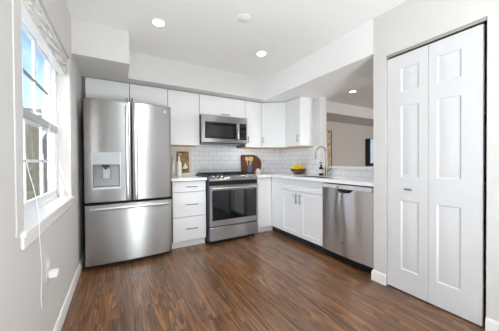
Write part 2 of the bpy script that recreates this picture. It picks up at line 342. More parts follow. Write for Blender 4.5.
# ------------------------------------------------------------------ window in the left wall
win = sempty('window_1', (XL, 1.9, WZ0))
c = MB(); x0, x1 = XL, XL+.006
c.box(x0, x1, WY0-.085, WY0, WZ0-.005, WZ1+.085).box(x0, x1, WY1, WY1+.085, WZ0-.005, WZ1+.085).box(x0, x1, WY0, WY1, WZ1, WZ1+.085)
c.build('casing', M['wall'], win, .003)
s = MB().box(XL-.1, XL+.020, WY0-.035, WY1+.035, WZ0-.022, WZ0+.003); s.build('sill', M['trim'], win, .004)
MB().box(XL, XL+.011, WY0-.03, WY1+.03, WZ0-.075, WZ0-.022).build('apron', M['trim'], win, .005)
f = MB(); xa, xb = XL-.145, XL-.085
f.box(xa, xb, WY0, WY0+.035, WZ0, WZ1).box(xa, xb, WY1-.035, WY1, WZ0, WZ1).box(xa, xb, WY0, WY1, WZ0+.003, WZ0+.03).box(xa, xb, WY0, WY1, WZ1-.03, WZ1)
f.build('frame', M['vinyl'], win, .003)
def sash(xa, xb, z0, z1, rail_m):
    y0, y1 = WY0+.036, WY1-.036; fw = .042; mb = MB()
    mb.box(xa, xb, y0, y0+fw, z0, z1).box(xa, xb, y1-fw, y1, z0, z1).box(xa, xb, y0, y1, z0, z0+fw).box(xa, xb, y0, y1, z1-fw, z1)
    o = mb.build('sash', M['vinyl'], win, .003)
    xm = (xa+xb)/2; g0, g1 = y0+fw, y1-fw; h0, h1 = z0+fw, z1-fw
    for k in (1, 2): yy = g0+(g1-g0)*k/3; bx('muntin', M['vinyl'], o, xm-.006, xm+.006, yy-.009, yy+.009, h0, h1, 0)
    zz = (h0+h1)/2; bx('muntin', M['muntin'] if rail_m else M['vinyl'], o, xm-.006, xm+.006, g0, g1, zz-.008, zz+.008, 0)
    bx('pane', M['glass'], o, xm-.002, xm+.002, g0, g1, h0, h1, 0)
    return o
ZM = 1.395
lo = sash(XL-.112, XL-.088, WZ0+.031, ZM+.02, False)
up = sash(XL-.142, XL-.118, ZM-.02, WZ1-.031, True)
bx('meeting_rail', M['vinyl_grey'], lo, XL-.0875, XL-.074, WY0+.04, WY1-.04, ZM-.018, ZM+.03, .003)
lk = MB().box(XL-.09, XL-.06, 1.9, 1.95, ZM+.031, ZM+.045); lk.build('sash_lock', M['white_pl'], win, .003)
# raised pleated blind, bunched under the head of the opening
bl = thing('window_blind', (XL-.03, 1.93, 1.890), 'crumpled white pleated blind drawn up to the top of the left window', 'blind')
bx('headrail', M['white_pl'], bl, XL-.075, XL-.012, WY0+.004, WY1-.004, WZ1-.034, WZ1-.001, .004)
NY, NR = 60, 26; rows = []
mb = MB()
def wob(y, k): return .008*math.sin(y*23+k*1.7)+.006*math.sin(y*51+k*2.9)
zt, zb_ = WZ1-.036, 1.888
for side in (0, 1):
    vs = []
    for r in range(NR+1):
        for i in range(NY+1):
            y = WY0+.01+(WY1-WY0-.02)*i/NY; t = r/NR
            x = (XL-.018 if side == 0 else XL-.066)+(.009 if r % 2 else -.009)*(1 if side == 0 else -1)+wob(y, r*.8)*.8
            z = zt+(zb_-zt)*t+wob(y+.4, r*.35)*min(1, t*4)*(1 if r < NR else .6)
            vs.append((x, y, z))
    mb.add(vs, [(r*(NY+1)+i, r*(NY+1)+i+1, (r+1)*(NY+1)+i+1, (r+1)*(NY+1)+i) for r in range(NR) for i in range(NY)])
mb.build('pleats', M['blind'], bl)
bx('bottom_rail', M['white_pl'], bl, XL-.066, XL-.02, WY0+.008, WY1-.008, 1.868, 1.887, .005)
cd = MB(); cd.tube([(XL-.03, 1.46, 1.875), (XL-.022, 1.455, 1.5), (XL-.03, 1.47, 1.28), (XL-.012, 1.452, 1.12), (XL+.01, 1.47, .98), (XL+.026, 1.46, .86), (XL+.027, 1.455, .80), (XL+.03, 1.47, .62), (XL+.022, 1.49, .46), (XL+.022, 1.50, .40)], .0014, 6, 6)
cd.build('cord', M['cord'], bl)
cd = MB(); cd.tube([(XL-.03, 2.02, 1.875), (XL-.035, 2.0, 1.6), (XL-.032, 2.03, 1.45), (XL-.034, 1.97, 1.32), (XL-.03, 2.05, 1.18), (XL-.034, 2.12, 1.10)], .0016, 6, 6); cd.lathe([(.004, 1.075), (.007, 1.08), (.006, 1.105), (.002, 1.11)], XL-.034, 2.12, 10)
cd.build('cord', M['cord'], bl)

# outside the window
struct(MB().box(-14, XL-.6, -6, 30, -.45, -.4).build('ground_outside', M['asphalt']))
fn_ = thing('board_fence', (-2.6, 7.4, -.4), 'olive board fence outside, seen through the lower left panes of the window', 'fence')
mb = MB()
for k in range(16): mb.box(-4.65+k*.19, -4.65+k*.19+.18, 7.4, 7.43, -.39, 2.45)
mb.build('boards', M['fence'], fn_, 0); bx('fence_rail', M['fence'], fn_, -4.6, -1.62, 7.435, 7.475, 1.9, 1.99, 0); bx('fence_rail', M['fence'], fn_, -4.6, -1.62, 7.435, 7.475, .2, .29, 0)
sh = thing('garden_shed', (-1.2, 8.6, -.4), 'blue grey shed with a pale pitched roof outside the window beside the board fence', 'shed')
MB().prism([(-1.72, -.39), (-.70, -.39), (-.70, 1.62), (-1.21, 2.72), (-1.72, 1.62)], lambda u, v, d: (u, d, v), 8.0, 9.6).build('wall', M['siding'], sh)
rfm = MB().prism([(-1.86, 1.40), (-1.21, 2.80), (-1.21, 2.88), (-1.90, 1.40)], lambda u, v, d: (u, d, v), 7.9, 9.7).prism([(-.56, 1.40), (-1.21, 2.80), (-1.21, 2.88), (-.52, 1.40)], lambda u, v, d: (u, d, v), 7.9, 9.7); rfm.build('roof', M['roof'], sh)
bx('door', M['kick'], sh, -1.60, -1.0, 7.965, 7.998, -.39, .9, .004)

# ------------------------------------------------------------------ wall outlet with plug
o = thing('wall_outlet', (XL, 1.70, .40), 'white wall outlet low on the left wall under the window', 'outlet')
bx('cover_plate', M['plate'], o, XL+.001, XL+.007, 1.665, 1.735, .46, .575, .003)
for z in (.545,): bx('socket', M['white_pl'], o, XL+.007, XL+.010, 1.683, 1.717, z-.014, z+.014, .004)
for z in (.49,): bx('socket', M['white_pl'], o, XL+.007, XL+.010, 1.683, 1.717, z-.014, z+.014, .004)
p = thing('plug_adapter', (XL+.02, 1.70, .46), 'white plug adapter sticking out of the low outlet on the left wall', 'plug')
bx('body', M['white_pl'], p, XL+.0105, XL+.052, 1.672, 1.728, .472, .506, .006)
bx('button', M['plate'], p, XL+.0525, XL+.056, 1.69, 1.71, .482, .496, .002)

# ------------------------------------------------------------------ closet doors
dr = sempty('door_1', (XC+.02, .84, 0))
XD = XC+.012
def leaf(y0, y1, ny0, ny1):
    mb = MB(); P = [(ny0, ny1, .195, .79), (ny0, ny1, .985, 1.59), (ny0, ny1, 1.71, 1.912)]
    paneled(mb, lambda u, v, d: (XD-d, u, v), y0, y1, .012, 2.025, .03, P, [(.010, -.007), (.016, -.007), (.040, -.001)])
    return mb.build('leaf', M['door'], dr, 0)
l1 = leaf(.848, 1.158, .912, 1.046); l2 = leaf(.540, .8455, .650, .792)
kb = MB().tube([(XD-.001, .983, .884), (XD-.016, .983, .884)], .004, 8); kb.box(XD-.022, XD-.015, .958, 1.008, .879, .889); kb.build('pull', M['handle'], l1, .001)
bx('track', M['chrome'], dr, XC+.004, XC+.05, OY0+.003, OY1-.003, 2.036, OZ-.001, .002)
jm = MB().box(XC+.062, XC+.098, OY0+.001, OY0+.006, 0, OZ); jm.build('jamb', M['trim'], dr, 0)
for z in (.95, 1.45, 1.80):
    sh_ = tag(bx('closet_shelf', M['trim'], None, XC+.2, 2.765, .305, 1.16, z, z+.018, .002), {.95: 'lowest white shelf inside the closet behind the doors', 1.45: 'middle white shelf inside the closet behind the doors', 1.80: 'top white shelf inside the closet behind the doors'}[z], 'shelf', None)

# ------------------------------------------------------------------ ceiling fixtures
def downlight(x, y, label, e):
    t = thing('recessed_light', (x, y, ZC-.004), label, 'light', 'recessed ceiling lights')
    MB().lathe([(.052, ZC-.004), (.075, ZC-.006), (.078, ZC-.001), (.052, ZC-.001)], x, y, 32).build('trim_ring', M['white_pl'], t)
    MB().lathe([(0, ZC-.0045), (.051, ZC-.0045), (.051, ZC-.0015), (0, ZC-.0015)], x, y, 32).build('lens', M['lens'], t)
    d = bpy.data.lights.new('downlight', 'SPOT'); d.energy = e; d.spot_size = math.radians(112); d.spot_blend = .8; d.shadow_soft_size = .05; d.color = (1, .975, .94)
    lo = bpy.data.objects.new('downlight', d); col.objects.link(lo); lo.location = (0, 0, -.02); lo.parent = t
    return t
downlight(.347, 2.32, 'round recessed ceiling light nearer the left soffit', 30)
downlight(1.541, 2.364, 'round recessed ceiling light nearer the beam over the sink', 30)
downlight(3.9, 2.8, 'round recessed light in the next room, seen through the pass-through', 14)
sd = thing('smoke_detector', (1.023, 1.862, ZC-.03), 'plain white round cover plate on the ceiling between the two lights', 'detector')
MB().lathe([(0, ZC-.012), (.05, ZC-.011), (.062, ZC-.006), (.062, ZC-.001), (0, ZC-.001)], 1.023, 1.862, 32).build('cover', M['ceil'], sd)
MB().lathe([(0, ZC-.016), (.012, ZC-.0155), (.014, ZC-.0125), (0, ZC-.0125)], 1.023, 1.862, 16).build('cap', M['trim'], sd)

# ------------------------------------------------------------------ refrigerator
def front_y(x):
    t = (x-.1255)/.4315
    return 2.846+.022*abs(t)**2.4
fr = thing('refrigerator', (.125, 3.2, 0), 'stainless french door refrigerator with a water dispenser in its left door', 'refrigerator')
FX0, FX1, FS = -.306, .557, .131
bx('cabinet', M['fridge_side'], fr, FX0+.008, FX1-.008, 2.955, 3.55, .02, 1.765, .006)
bx('gasket', M['gasket'], fr, FX0+.016, FX1-.016, 2.925, 2.954, .05, 1.76, 0)
def curved_door(name, x0, x1, z0, z1, hole=None, m='steel'):
    yb = 2.922; e = .014; mb = MB()
    xs = {x0, x0+e*.3, x0+e, x1-e, x1-e*.3, x1}
    n = 22
    xs |= {x0+e+(x1-x0-2*e)*k/n for k in range(n+1)}
    zs = {z0, z0+e*.4, z0+e, z1-e, z1-e*.4, z1}
    if hole: xs |= {hole[0], hole[1]}; zs |= {hole[2], hole[3]}
    xs = sorted(xs); zs = sorted(zs)
    def fy(x, z):
        dx = max(0, e-(x-x0), e-(x1-x))/e; dz = max(0, e-(z-z0), e-(z1-z))/e
        r = min(1, math.hypot(dx, dz))
        return front_y(x)+e*.9*(1-math.sqrt(max(0, 1-r*r)))
    V = [[(x, fy(x, z), z) for x in xs] for z in zs]
    for j in range(len(zs)-1):
        for i in range(len(xs)-1):
            if hole and xs[i] >= hole[0]-1e-6 and xs[i+1] <= hole[1]+1e-6 and zs[j] >= hole[2]-1e-6 and zs[j+1] <= hole[3]+1e-6: continue
            mb.add([V[j][i], V[j][i+1], V[j+1][i+1], V[j+1][i]], [(0, 1, 2, 3)])
    def side(L): mb.add(L+[(p[0], yb, p[2]) for p in L], [(k, k+1, len(L)+k+1, len(L)+k) for k in range(len(L)-1)])
    side(V[0]); side(V[-1]); side([r[0] for r in V]); side([r[-1] for r in V])
    mb.add([(x0, yb, z0), (x1, yb, z0), (x1, yb, z1), (x0, yb, z1)], [(0, 1, 2, 3)])
    return mb.build(name, M[m], fr)
HOLE = (-.232, .016, .853, 1.104)
d1 = curved_door('door', FX0, FS-.003, .706, 1.793, HOLE); d2 = curved_door('door', FS+.003, FX1, .706, 1.793)
dz_ = curved_door('freezer_drawer', FX0, FX1, .045, .682)
MB().box(FX0+.03, FX1-.03, 2.95, 3.5, .001, .045).build('base_grille', M['black'], fr)
for x in (FX0+.09, FX1-.09): MB().box(x-.04, x+.04, 2.90, 2.99, 1.7655, 1.79).build('hinge_cover', M['fridge_side'], fr, .004)
# dispenser: niche liner, header, nozzle, paddle, tray
hy = 2.918; mb = MB(); a, b, c0, c1 = HOLE; yf = front_y(-.1)+.001
for q in ([(a, yf, c0), (a, hy, c0), (a, hy, c1), (a, yf, c1)], [(b, yf, c0), (b, hy, c0), (b, hy, c1), (b, yf, c1)], [(a, yf, c1), (b, yf, c1), (b, hy, c1), (a, hy, c1)], [(a, yf, c0), (b, yf, c0), (b, hy, c0), (a, hy, c0)], [(a, hy, c0), (b, hy, c0), (b, hy, c1), (a, hy, c1)]): mb.add(q, [(0, 1, 2, 3)])
dsp = mb.build('dispenser_niche', M['niche'], d1)
def follow(x0, x1, z0, z1, out, back=.02, n=8):
    mb = MB(); xs = [x0+(x1-x0)*k/n for k in range(n+1)]
    mb.prism([(x, front_y(x)-out) for x in xs]+[(x, front_y(x)+back) for x in xs[::-1]], lambda u, v, d: (u, v, d), z0, z1); return mb
follow(-.236, .020, 1.106, 1.236, .004).build('dispenser_panel', M['grey_plastic'], d1, .002)
fmb = follow(-.240, .024, .843, .857, .005); fmb2 = follow(-.241, -.231, .857, 1.236, .004, n=2); fmb3 = follow(.015, .025, .857, 1.236, .004, n=2)
fmb.add(fmb2.v, fmb2.f); fmb.add(fmb3.v, fmb3.f); fmb.build('dispenser_bezel', M['silver_strip'], d1, .001)
MB().box(-.15, -.08, 2.86, 2.885, 1.078, 1.103).tube([(-.115, 2.87, 1.08), (-.115, 2.87, 1.055)], .012, 12).build('nozzle', M['black'], d1)
MB().box(-.145, -.075, 2.872, 2.885, .955, 1.07).build('paddle', M['grey_plastic'], d1, .006)
follow(-.228, .012, .858, .866, -.004, .03).build('drip_tray', M['silver_strip'], d1)
def vhandle(x, door):
    y = front_y(x); mb = MB()
    mb.tube([(x, y+.004, 1.735), (x, y-.03, 1.728), (x, y-.052, 1.70), (x, y-.056, 1.4), (x, y-.056, 1.05), (x, y-.052, .765), (x, y-.03, .742), (x, y+.004, .735)], [.013, .015, .0165, .0165, .0165, .0165, .015, .013], 14, 5)
    mb.build('handle', M['bar'], door)
vhandle(.089, d1); vhandle(.173, d2)
mb = MB(); mb.tube([(-.252, front_y(-.25)+.004, .640), (-.25, front_y(-.25)-.03, .641), (-.225, front_y(-.2)-.052, .643), (-.05, front_y(0)-.060, .647), (.125, front_y(.1)-.062, .649), (.3, front_y(.3)-.060, .647), (.478, front_y(.47)-.052, .643), (.503, front_y(.5)-.03, .641), (.505, front_y(.5)+.004, .640)], .0165, 14, 5)
mb.build('handle', M['bar'], dz_)
bd = MB().tube([(.487, front_y(.487)-.002, 1.725), (.487, front_y(.487)+.004, 1.725)], .016, 20); bd.build('badge', M['grey_plastic'], d2)

# ------------------------------------------------------------------ upper cabinets
def slab(name, parent, x0, x1, y, z0, z1, m='cab', t=.019):
    return bx(name, M[m], parent, x0, x1, y, y+t, z0, z1, .0015)
UY, UB = 3.245, 3.578
def upper(name, x0, x1, z0, doors, label, handles):
    t = thing(name, ((x0+x1)/2, UB, z0), label, 'cabinet', 'white upper cabinets')
    bx('body', M['gap_shade'], t, x0+.001, x1-.001, UY+.021, UB, z0+.003, ZS-.004, .001)
    bx('underside', M['cab_wood'], t, x0+.0025, x1-.0025, UY+.001, UB, z0-.007, z0-.0005, 0)
    for (a, b), hs in zip(doors, handles):
        d = slab('door', t, a+.0035, b-.0035, UY, z0, ZS-.012)
        for h in hs: pull_bar('handle', d, h[0], h[1], (0, -1, 0))
    return t
upper('upper_cabinet', -.324, .591, 1.815, [(-.324, .132), (.132, .591)], 'wide white two-door cabinet above the refrigerator', [[((.104, UY, 1.83), (.104, UY, 1.93))], [((.160, UY, 1.83), (.160, UY, 1.93))]])
bx('filler_strip', M['gap_shade'], bpy.data.objects['upper_cabinet'], XL+.002, -.325, UY+.03, UY+.05, 1.815, ZS-.002, 0)
upper('upper_cabinet', .591, 1.034, 1.37, [(.591, 1.034)], 'white single-door wall cabinet between the refrigerator and the microwave', [[]])
upper('upper_cabinet', 1.034, 1.793, 1.822, [(1.034, 1.793)], 'short white wall cabinet directly above the microwave', [[((1.372, UY, 1.850), (1.510, UY, 1.850))]])
upper('upper_cabinet', 1.793, 2.108, 1.37, [(1.793, 2.108)], 'narrow white wall cabinet just right of the microwave', [[((1.840, UY, 1.43), (1.840, UY, 1.54))]])
# diagonal corner cabinet
XU = 2.425
ca = thing('upper_cabinet', (2.5, 3.4, 1.37), 'white corner wall cabinet with an angled door above the cutting board corner', 'cabinet', 'white upper cabinets')
pa, pb = Vector((2.111, UY+.02, 0)), Vector((XU+.02, 3.012, 0)); dd = (pb-pa).normalized(); nn = Vector((-(pb-pa).y, (pb-pa).x, 0)).normalized()
if nn.dot(Vector((-1, -1, 0))) < 0: nn = -nn
foot = [(2.111, UB-.001), (2.111, UY+.02), (XU+.02, 3.012), (XR-.002, 3.012), (XR-.002, UB-.001)]
MB().prism(foot, lambda u, v, d: (u, v, d), 1.373, ZS-.004).build('body', M['gap_shade'], ca, .001)
MB().prism(foot, lambda u, v, d: (u, v, d), 1.363, 1.3725).build('underside', M['cab_wood'], ca)
q0, q1 = pa+dd*.004+nn*.002, pb-dd*.004+nn*.002; q2, q3 = q1+nn*.019-dd*.006, q0+nn*.019+dd*.006
dC = MB().prism([tuple(q[:2]) for q in (q0, q1, q2, q3)], lambda u, v, d: (u, v, d), 1.37, ZS-.012).build('door', M['cab'], ca, .0015)
hp = q3+dd*.025; pull_bar('handle', dC, (hp.x, hp.y, 1.43), (hp.x, hp.y, 1.54), nn)
# right hand wall cabinet
cr = thing('upper_cabinet', (2.6, 2.85, 1.37), 'white wall cabinet at the end of the run, beside the pass-through', 'cabinet', 'white upper cabinets')
bx('body', M['cab'], cr, XU+.021, XR-.002, 2.652, 3.008, 1.373, ZS-.004, .001)
bx('underside', M['cab_wood'], cr, XU+.001, XR-.002, 2.652, 3.008, 1.363, 1.3695, 0)
dR = bx('door', M['cab'], cr, XU, XU+.019, 2.654, 3.0, 1.37, ZS-.012, .0015)
pull_bar('handle', dR, (XU, 2.69, 1.43), (XU, 2.69, 1.54), (-1, 0, 0))

# ------------------------------------------------------------------ base cabinets on the back wall
BY = 3.0
b1 = thing('drawer_cabinet', (.815, 3.3, 0), 'white base cabinet of three drawers between the refrigerator and the range', 'cabinet')
bx('body', M['gap_shade'], b1, .592, 1.036, BY+.021, 3.57, .09, .878, .001)
bx('toe_kick', M['cab'], b1, .592, 1.036, BY+.055, 3.5, .001, .089, 0)
for z0, z1, zh in ((.737, .872, .803), (.411, .731, .570), (.095, .405, .252)):
    d = bx('drawer', M['cab'], b1, .595, 1.033, BY, BY+.019, z0, z1, .0015)
    pull_bar('handle', d, (.758, BY, zh), (.912, BY, zh), (0, -1, 0))
b2 = thing('corner_base_cabinet', (2.0, 3.3, 0), 'narrow white base cabinet filling the corner right of the range', 'cabinet')
bx('body', M['cab'], b2, 1.824, 2.70, BY+.021, 3.57, .09, .878, .001)
bx('toe_kick', M['cab'], b2, 1.824, 2.185, BY+.055, BY+.075, .001, .089, 0)
bx('door', M['cab'], b2, 1.826, 2.128, BY, BY+.019, .095, .868, .0015)
# ------------------------------------------------------------------ sink base on the right
XF = 2.132
b3 = thing('sink_base_cabinet', (2.4, 2.4, 0), 'white shaker sink base cabinet left of the dishwasher', 'cabinet')
mb = MB().box(XF+.021, XF+.04, 1.935, 3.018, .09, .878).box(XF+.04, 2.70, 1.935, 1.953, .09, .878).box(XF+.04, 2.70, 3.0, 3.018, .09, .878).box(XF+.04, 2.70, 1.953, 3.0, .09, .108).box(2.69, 2.70, 1.953, 3.0, .108, .878)
mb.build('body', M['cab'], b3, 0)
bx('toe_kick', M['kick'], b3, XF+.055, XF+.075, 1.935, 3.05, .001, .089, 0)
bx('filler', M['cab'], b3, XF+.002, XF+.019, 2.757, 2.997, .092, .874, .0015)
SH = [(.0008, -.009)]
fnx = lambda u, v, d: (XF-d, u, v)
MB(); mb = MB(); paneled(mb, fnx, 1.942, 2.752, .715, .874, .019, [(2.000, 2.694, .765, .826)], SH); mb.build('false_drawer_front', M['cab'], b3)
for y0, y1, hy_ in ((1.942, 2.3455, 2.318), (2.3485, 2.752, 2.392)):
    mb = MB(); paneled(mb, fnx, y0, y1, .092, .708, .019, [(y0+.058, y1-.058, .15, .650)], SH); d = mb.build('door', M['cab'], b3)
    pull_bar('handle', d, (XF, hy_, .545), (XF, hy_, .675), (-1, 0, 0))
# ------------------------------------------------------------------ worktops
tag(bx('countertop', M['quartz'], None, .578, 1.045, BY-.022, 3.570, .8795, .914, .003), 'short white quartz countertop over the drawers left of the range', 'countertop')
SX0, SX1, SY0, SY1 = 2.22, 2.56, 2.02, 2.66
mb = MB(); XE = 2.102; z0, z1 = .8795, .914
o0 = [(1.822, BY-.022), (XE, BY-.022), (XE, 1.284), (XR-.010, 1.284), (XR-.010, 3.570), (1.822, 3.570)]
for a in ((1.822, XE, BY-.022, 3.57), (XE, SX0, SY1, 3.57), (SX0, SX1, SY1, 3.57), (SX1, XR-.010, SY1, 3.57), (XE, SX0, SY0, SY1), (SX1, XR-.010, SY0, SY1), (XE, SX0, 1.284, SY0), (SX0, SX1, 1.284, SY0), (SX1, XR-.010, 1.284, SY0)):
    for z in (z0, z1): mb.add([(a[0], a[2], z), (a[1], a[2], z), (a[1], a[3], z), (a[0], a[3], z)], [(0, 1, 2, 3)])
def wallstrip(P):
    n = len(P); mb.add([(x, y, z0) for x, y in P]+[(x, y, z1) for x, y in P], [(k, (k+1) % n, n+(k+1) % n, n+k) for k in range(n)])
wallstrip([(1.822, BY-.022), (XE, BY-.022), (XE, SY1), (XE, SY0), (XE, 1.284), (SX0, 1.284), (SX1, 1.284), (XR-.010, 1.284), (XR-.010, SY0), (XR-.010, SY1), (XR-.010, 3.57), (SX1, 3.57), (SX0, 3.57), (XE, 3.57), (1.822, 3.57)])
wallstrip([(SX0, SY0), (SX0, SY1), (SX1, SY1), (SX1, SY0)])
tag(mb.build('countertop', M['quartz'], None), 'long L-shaped white quartz countertop around the corner and sink', 'countertop')
sk = thing('sink', (2.39, 2.34, .66), 'undermount stainless sink basin set in the white countertop', 'sink')
mb = MB(); e = .004
for (x, X, y, Y) in ((SX0+e, SX0+e+.003, SY0+e, SY1-e), (SX1-e-.003, SX1-e, SY0+e, SY1-e), (SX0+e, SX1-e, SY0+e, SY0+e+.003), (SX0+e, SX1-e, SY1-e-.003, SY1-e)): mb.box(x, X, y, Y, .68, .905)
mb.box(SX0+e, SX1-e, SY0+e, SY1-e, .677, .68); mb.build('basin', M['steel_dark'], sk)
MB().lathe([(0, .684), (.035, .684), (.042, .681), (.042, .6805), (0, .6805)], 2.42, 2.34, 20).build('drain', M['chrome'], sk)

# ------------------------------------------------------------------ range
rg = thing('gas_range', (1.437, 3.2, 0), 'stainless gas range with black grates and oven door under the microwave', 'range')
RX0, RX1, RF = 1.058, 1.816, 2.905
bx('body', M['side'], rg, RX0, RX1, RF+.04, 3.565, .035, .905, .003)
bx('kick_plate', M['black'], rg, RX0+.03, RX1-.03, RF+.06, 3.5, .001, .034, 0)
dw_ = bx('storage_drawer', M['steel'], rg, RX0+.003, RX1-.003, RF, RF+.038, .055, .232, .004)
bx('drawer_gap', M['gasket'], rg, RX0+.006, RX1-.006, RF+.03, RF+.0395, .232, .252, 0)
od = MB(); paneled(od, lambda u, v, d: (u, RF-d, v), RX0+.003, RX1-.003, .250, .800, .036, [(RX0+.03, RX1-.03, .325, .735)], [(.001, -.004)])
odo = od.build('oven_door', M['steel'], rg)
wn = MB(); wn.box(RX0+.032, RX1-.032, RF+.0005, RF+.0035, .327, .733); wn.build('oven_window', M['black_glass'], odo)
hb = MB().tube([(RX0+.02, RF-.052, .768), (RX1-.02, RF-.052, .768)], .0135, 14)
for x in (RX0+.05, RX1-.05): hb.box(x-.012, x+.012, RF-.05, RF+.001, .758, .778)
hb.build('handle', M['bar'], odo)
bx('control_recess', M['gasket'], rg, RX0+.004, RX1-.004, RF+.012, RF+.0395, .802, .868, 0)
# sloped control fascia with knobs
fa = MB().prism([(RF-.006, .868), (RF-.008, .886), (RF+.055, .930), (RF+.075, .930), (RF+.075, .907), (RF+.039, .907), (RF+.039, .868)], lambda u, v, d: (d, u, v), RX0, RX1).build('control_fascia', M['steel'], rg, .002)
nv = Vector((0, -.044, .063)).normalized(); base = Vector((0, RF+.024, .9085))
for x in (RX0+.05, RX0+.115, RX0+.18, RX1-.18, RX1-.115, RX1-.05):
    p = base+Vector((x, 0, 0)); MB().tube([p, p+nv*.010, p+nv*.012, p+nv*.034, p+nv*.036], [.023, .023, .018, .017, .013], 18).build('knob', M['chrome'], fa)
bx('touch_display', M['black_glass'], fa, 1.345, 1.53, RF+.056, RF+.072, .9302, .9325, 0)
bx('cooktop', M['black'], rg, RX0+.002, RX1-.002, RF+.076, 3.563, .906, .928, .004)
for gx0, gx1 in ((RX0+.02, RX0+.26), (RX0+.264, RX1-.264), (RX1-.26, RX1-.02)):
    g = MB(); y0, y1 = RF+.10, 3.53; zt0, zt1 = .945, .958; wd = .011
    for x in (gx0, gx1-wd): g.box(x, x+wd, y0, y1, zt0, zt1)
    for y in (y0, (y0+y1)/2-wd/2, y1-wd): g.box(gx0, gx1, y, y+wd, zt0, zt1)
    for cy in ((3*y0+y1)/4, (y0+3*y1)/4):
        cx = (gx0+gx1)/2
        g.box(cx-wd/2, cx+wd/2, cy-.13, cy-.035, zt0, zt1).box(cx-wd/2, cx+wd/2, cy+.035, cy+.13, zt0, zt1).box(gx0, cx-.035, cy-wd/2, cy+wd/2, zt0, zt1).box(cx+.035, gx1, cy-wd/2, cy+wd/2, zt0, zt1)
    for x in (gx0, gx1-wd):
        for y in (y0, y1-wd): g.box(x, x+wd, y, y+wd, .9285, zt0)
    g.build('grate', M['iron'], rg)
for x in (RX0+.14, (RX0+RX1)/2, RX1-.14):
    for cy in (3.14, 3.40):
        MB().lathe([(0, .944), (.03, .943), (.034, .938), (.04, .935), (.042, .929), (0, .9285)], x, cy, 20).build('burner', M['iron'], rg)
for x in (RX0+.06, RX1-.06):
    MB().lathe([(.018, .0005), (.018, .012), (.010, .014), (.010, .036), (0, .036)], x, RF+.05, 12).build('foot', M['black'], rg)

# ------------------------------------------------------------------ microwave
mw = thing('microwave', (1.413, 3.4, 1.405), 'stainless over-the-range microwave with a dark window hung above the range', 'microwave')
MX0, MX1, MF, MZ0, MZ1 = 1.037, 1.788, 3.165, 1.405, 1.814
bx('body', M['black'], mw, MX0, MX1, MF+.032, 3.568, MZ0, MZ1, .003)
bx('underside_vent', M['steel_dark'], mw, MX0+.02, MX1-.02, MF+.05, 3.5, MZ0-.004, MZ0-.0005, 0)
bx('top_trim', M['steel'], mw, MX0, MX1, MF+.003, MF+.031, 1.735, MZ1, .003)
bx('front_panel', M['steel'], mw, 1.637, MX1, MF, MF+.031, MZ0+.012, 1.733, .003)
md = MB(); paneled(md, lambda u, v, d: (u, MF-d, v), MX0, 1.635, MZ0+.012, 1.733, .03, [(1.085, 1.592, 1.470, 1.716)], [(.001, -.003)]); mdo = md.build('door', M['steel'], mw)
mg = MB(); paneled(mg, lambda u, v, d: (u, MF+.0005-d, v), 1.087, 1.590, 1.472, 1.714, .0025, [(1.125, 1.540, 1.500, 1.672)], [(.002, -.001)]); mg.build('window_border', M['black_glass'], mdo)
bx('window', M['mw_glass'], mdo, 1.128, 1.537, MF+.0002, MF+.0014, 1.503, 1.669, 0)
hb = MB().tube([(1.612, MF+.001, 1.70), (1.612, MF-.03, 1.70), (1.612, MF-.034, 1.66), (1.612, MF-.034, 1.52), (1.612, MF-.03, 1.475), (1.612, MF+.001, 1.475)], .011, 12, 3); hb.build('handle', M['chrome'], mdo)
cp = bx('control_panel', M['black_glass'], mw, 1.648, 1.768, MF-.002, MF+.001, 1.470, 1.716, .001)
for r in range(3): bx('key_row', M['mw_glass'], cp, 1.655, 1.761, MF-.0032, MF-.0021, 1.483+r*.05, 1.515+r*.05, 0)
bx('display', M['mw_glass'], cp, 1.657, 1.758, MF-.0032, MF-.0021, 1.655, 1.70, 0)
tag(mw, 'stainless over-the-range microwave with a dark window hung above the range', 'microwave')

# ------------------------------------------------------------------ dishwasher
dw = thing('dishwasher', (2.4, 1.61, 0), 'stainless dishwasher with a scooped pocket handle beside the column', 'dishwasher')
DX, DY0, DY1 = 2.112, 1.30, 1.928
bx('tub', M['gasket'], dw, DX+.035, 2.69, DY0, DY1, .09, .872, .002)
bx('toe_kick', M['black'], dw, DX+.05, DX+.07, DY0, DY1, .002, .088, 0)
# door skin with a lip and scoop under the pocket
YC = 1.615
def dskin(y, z):
    t = max(0, min(1, (z-.05)/.73)); wv = .062+.06*(1-t)
    return DX+.004-.012*(1-((y-YC)/.32)**2)-.034*t*math.exp(-((y-YC)/wv)**2)
mb = MB(); ys = [DY0+.004+(DY1-DY0-.008)*k/44 for k in range(45)]; zs = [.092+(.818-.092)*k/26 for k in range(27)]
V = []
for z in zs:
    row = []
    for y in ys:
        zz = z
        if z > .70: # pull the top edge down into a crescent
            dip = .040*math.sqrt(max(0, 1-((y-YC)/.10)**2)) if abs(y-YC) < .10 else 0
            zz = z-dip*(z-.70)/.118
        row.append((dskin(y, z), y, zz))
    V.append(row)
for j in range(26):
    for i in range(44): mb.add([V[j][i], V[j][i+1], V[j+1][i+1], V[j+1][i]], [(0, 1, 2, 3)])
def side(L): mb.add(L+[(DX+.033, p[1], p[2]) for p in L], [(k, k+1, len(L)+k+1, len(L)+k) for k in range(len(L)-1)])
side(V[0]); side(V[-1]); side([r[0] for r in V]); side([r[-1] for r in V])
dd_ = mb.build('door', M['steel_dw'], dw)
bx('handle_pocket', M['black'], dd_, DX+.012, DX+.032, YC-.11, YC+.11, .765, .822, 0)
cs = bx('control_strip', M['silver_strip'], dw, DX-.002, DX+.033, DY0+.004, DY1-.004, .8205, .864, .002)
MB().tube([(DX-.006, 1.706, .838), (DX+.004, 1.706, .838)], .010, 16).build('vent_button', M['black'], cs)
for k in range(4): bx('button', M['grey_plastic'], cs, DX-.0035, DX-.002, 1.905-k*.022-.015, 1.905-k*.022, .846, .853, 0)
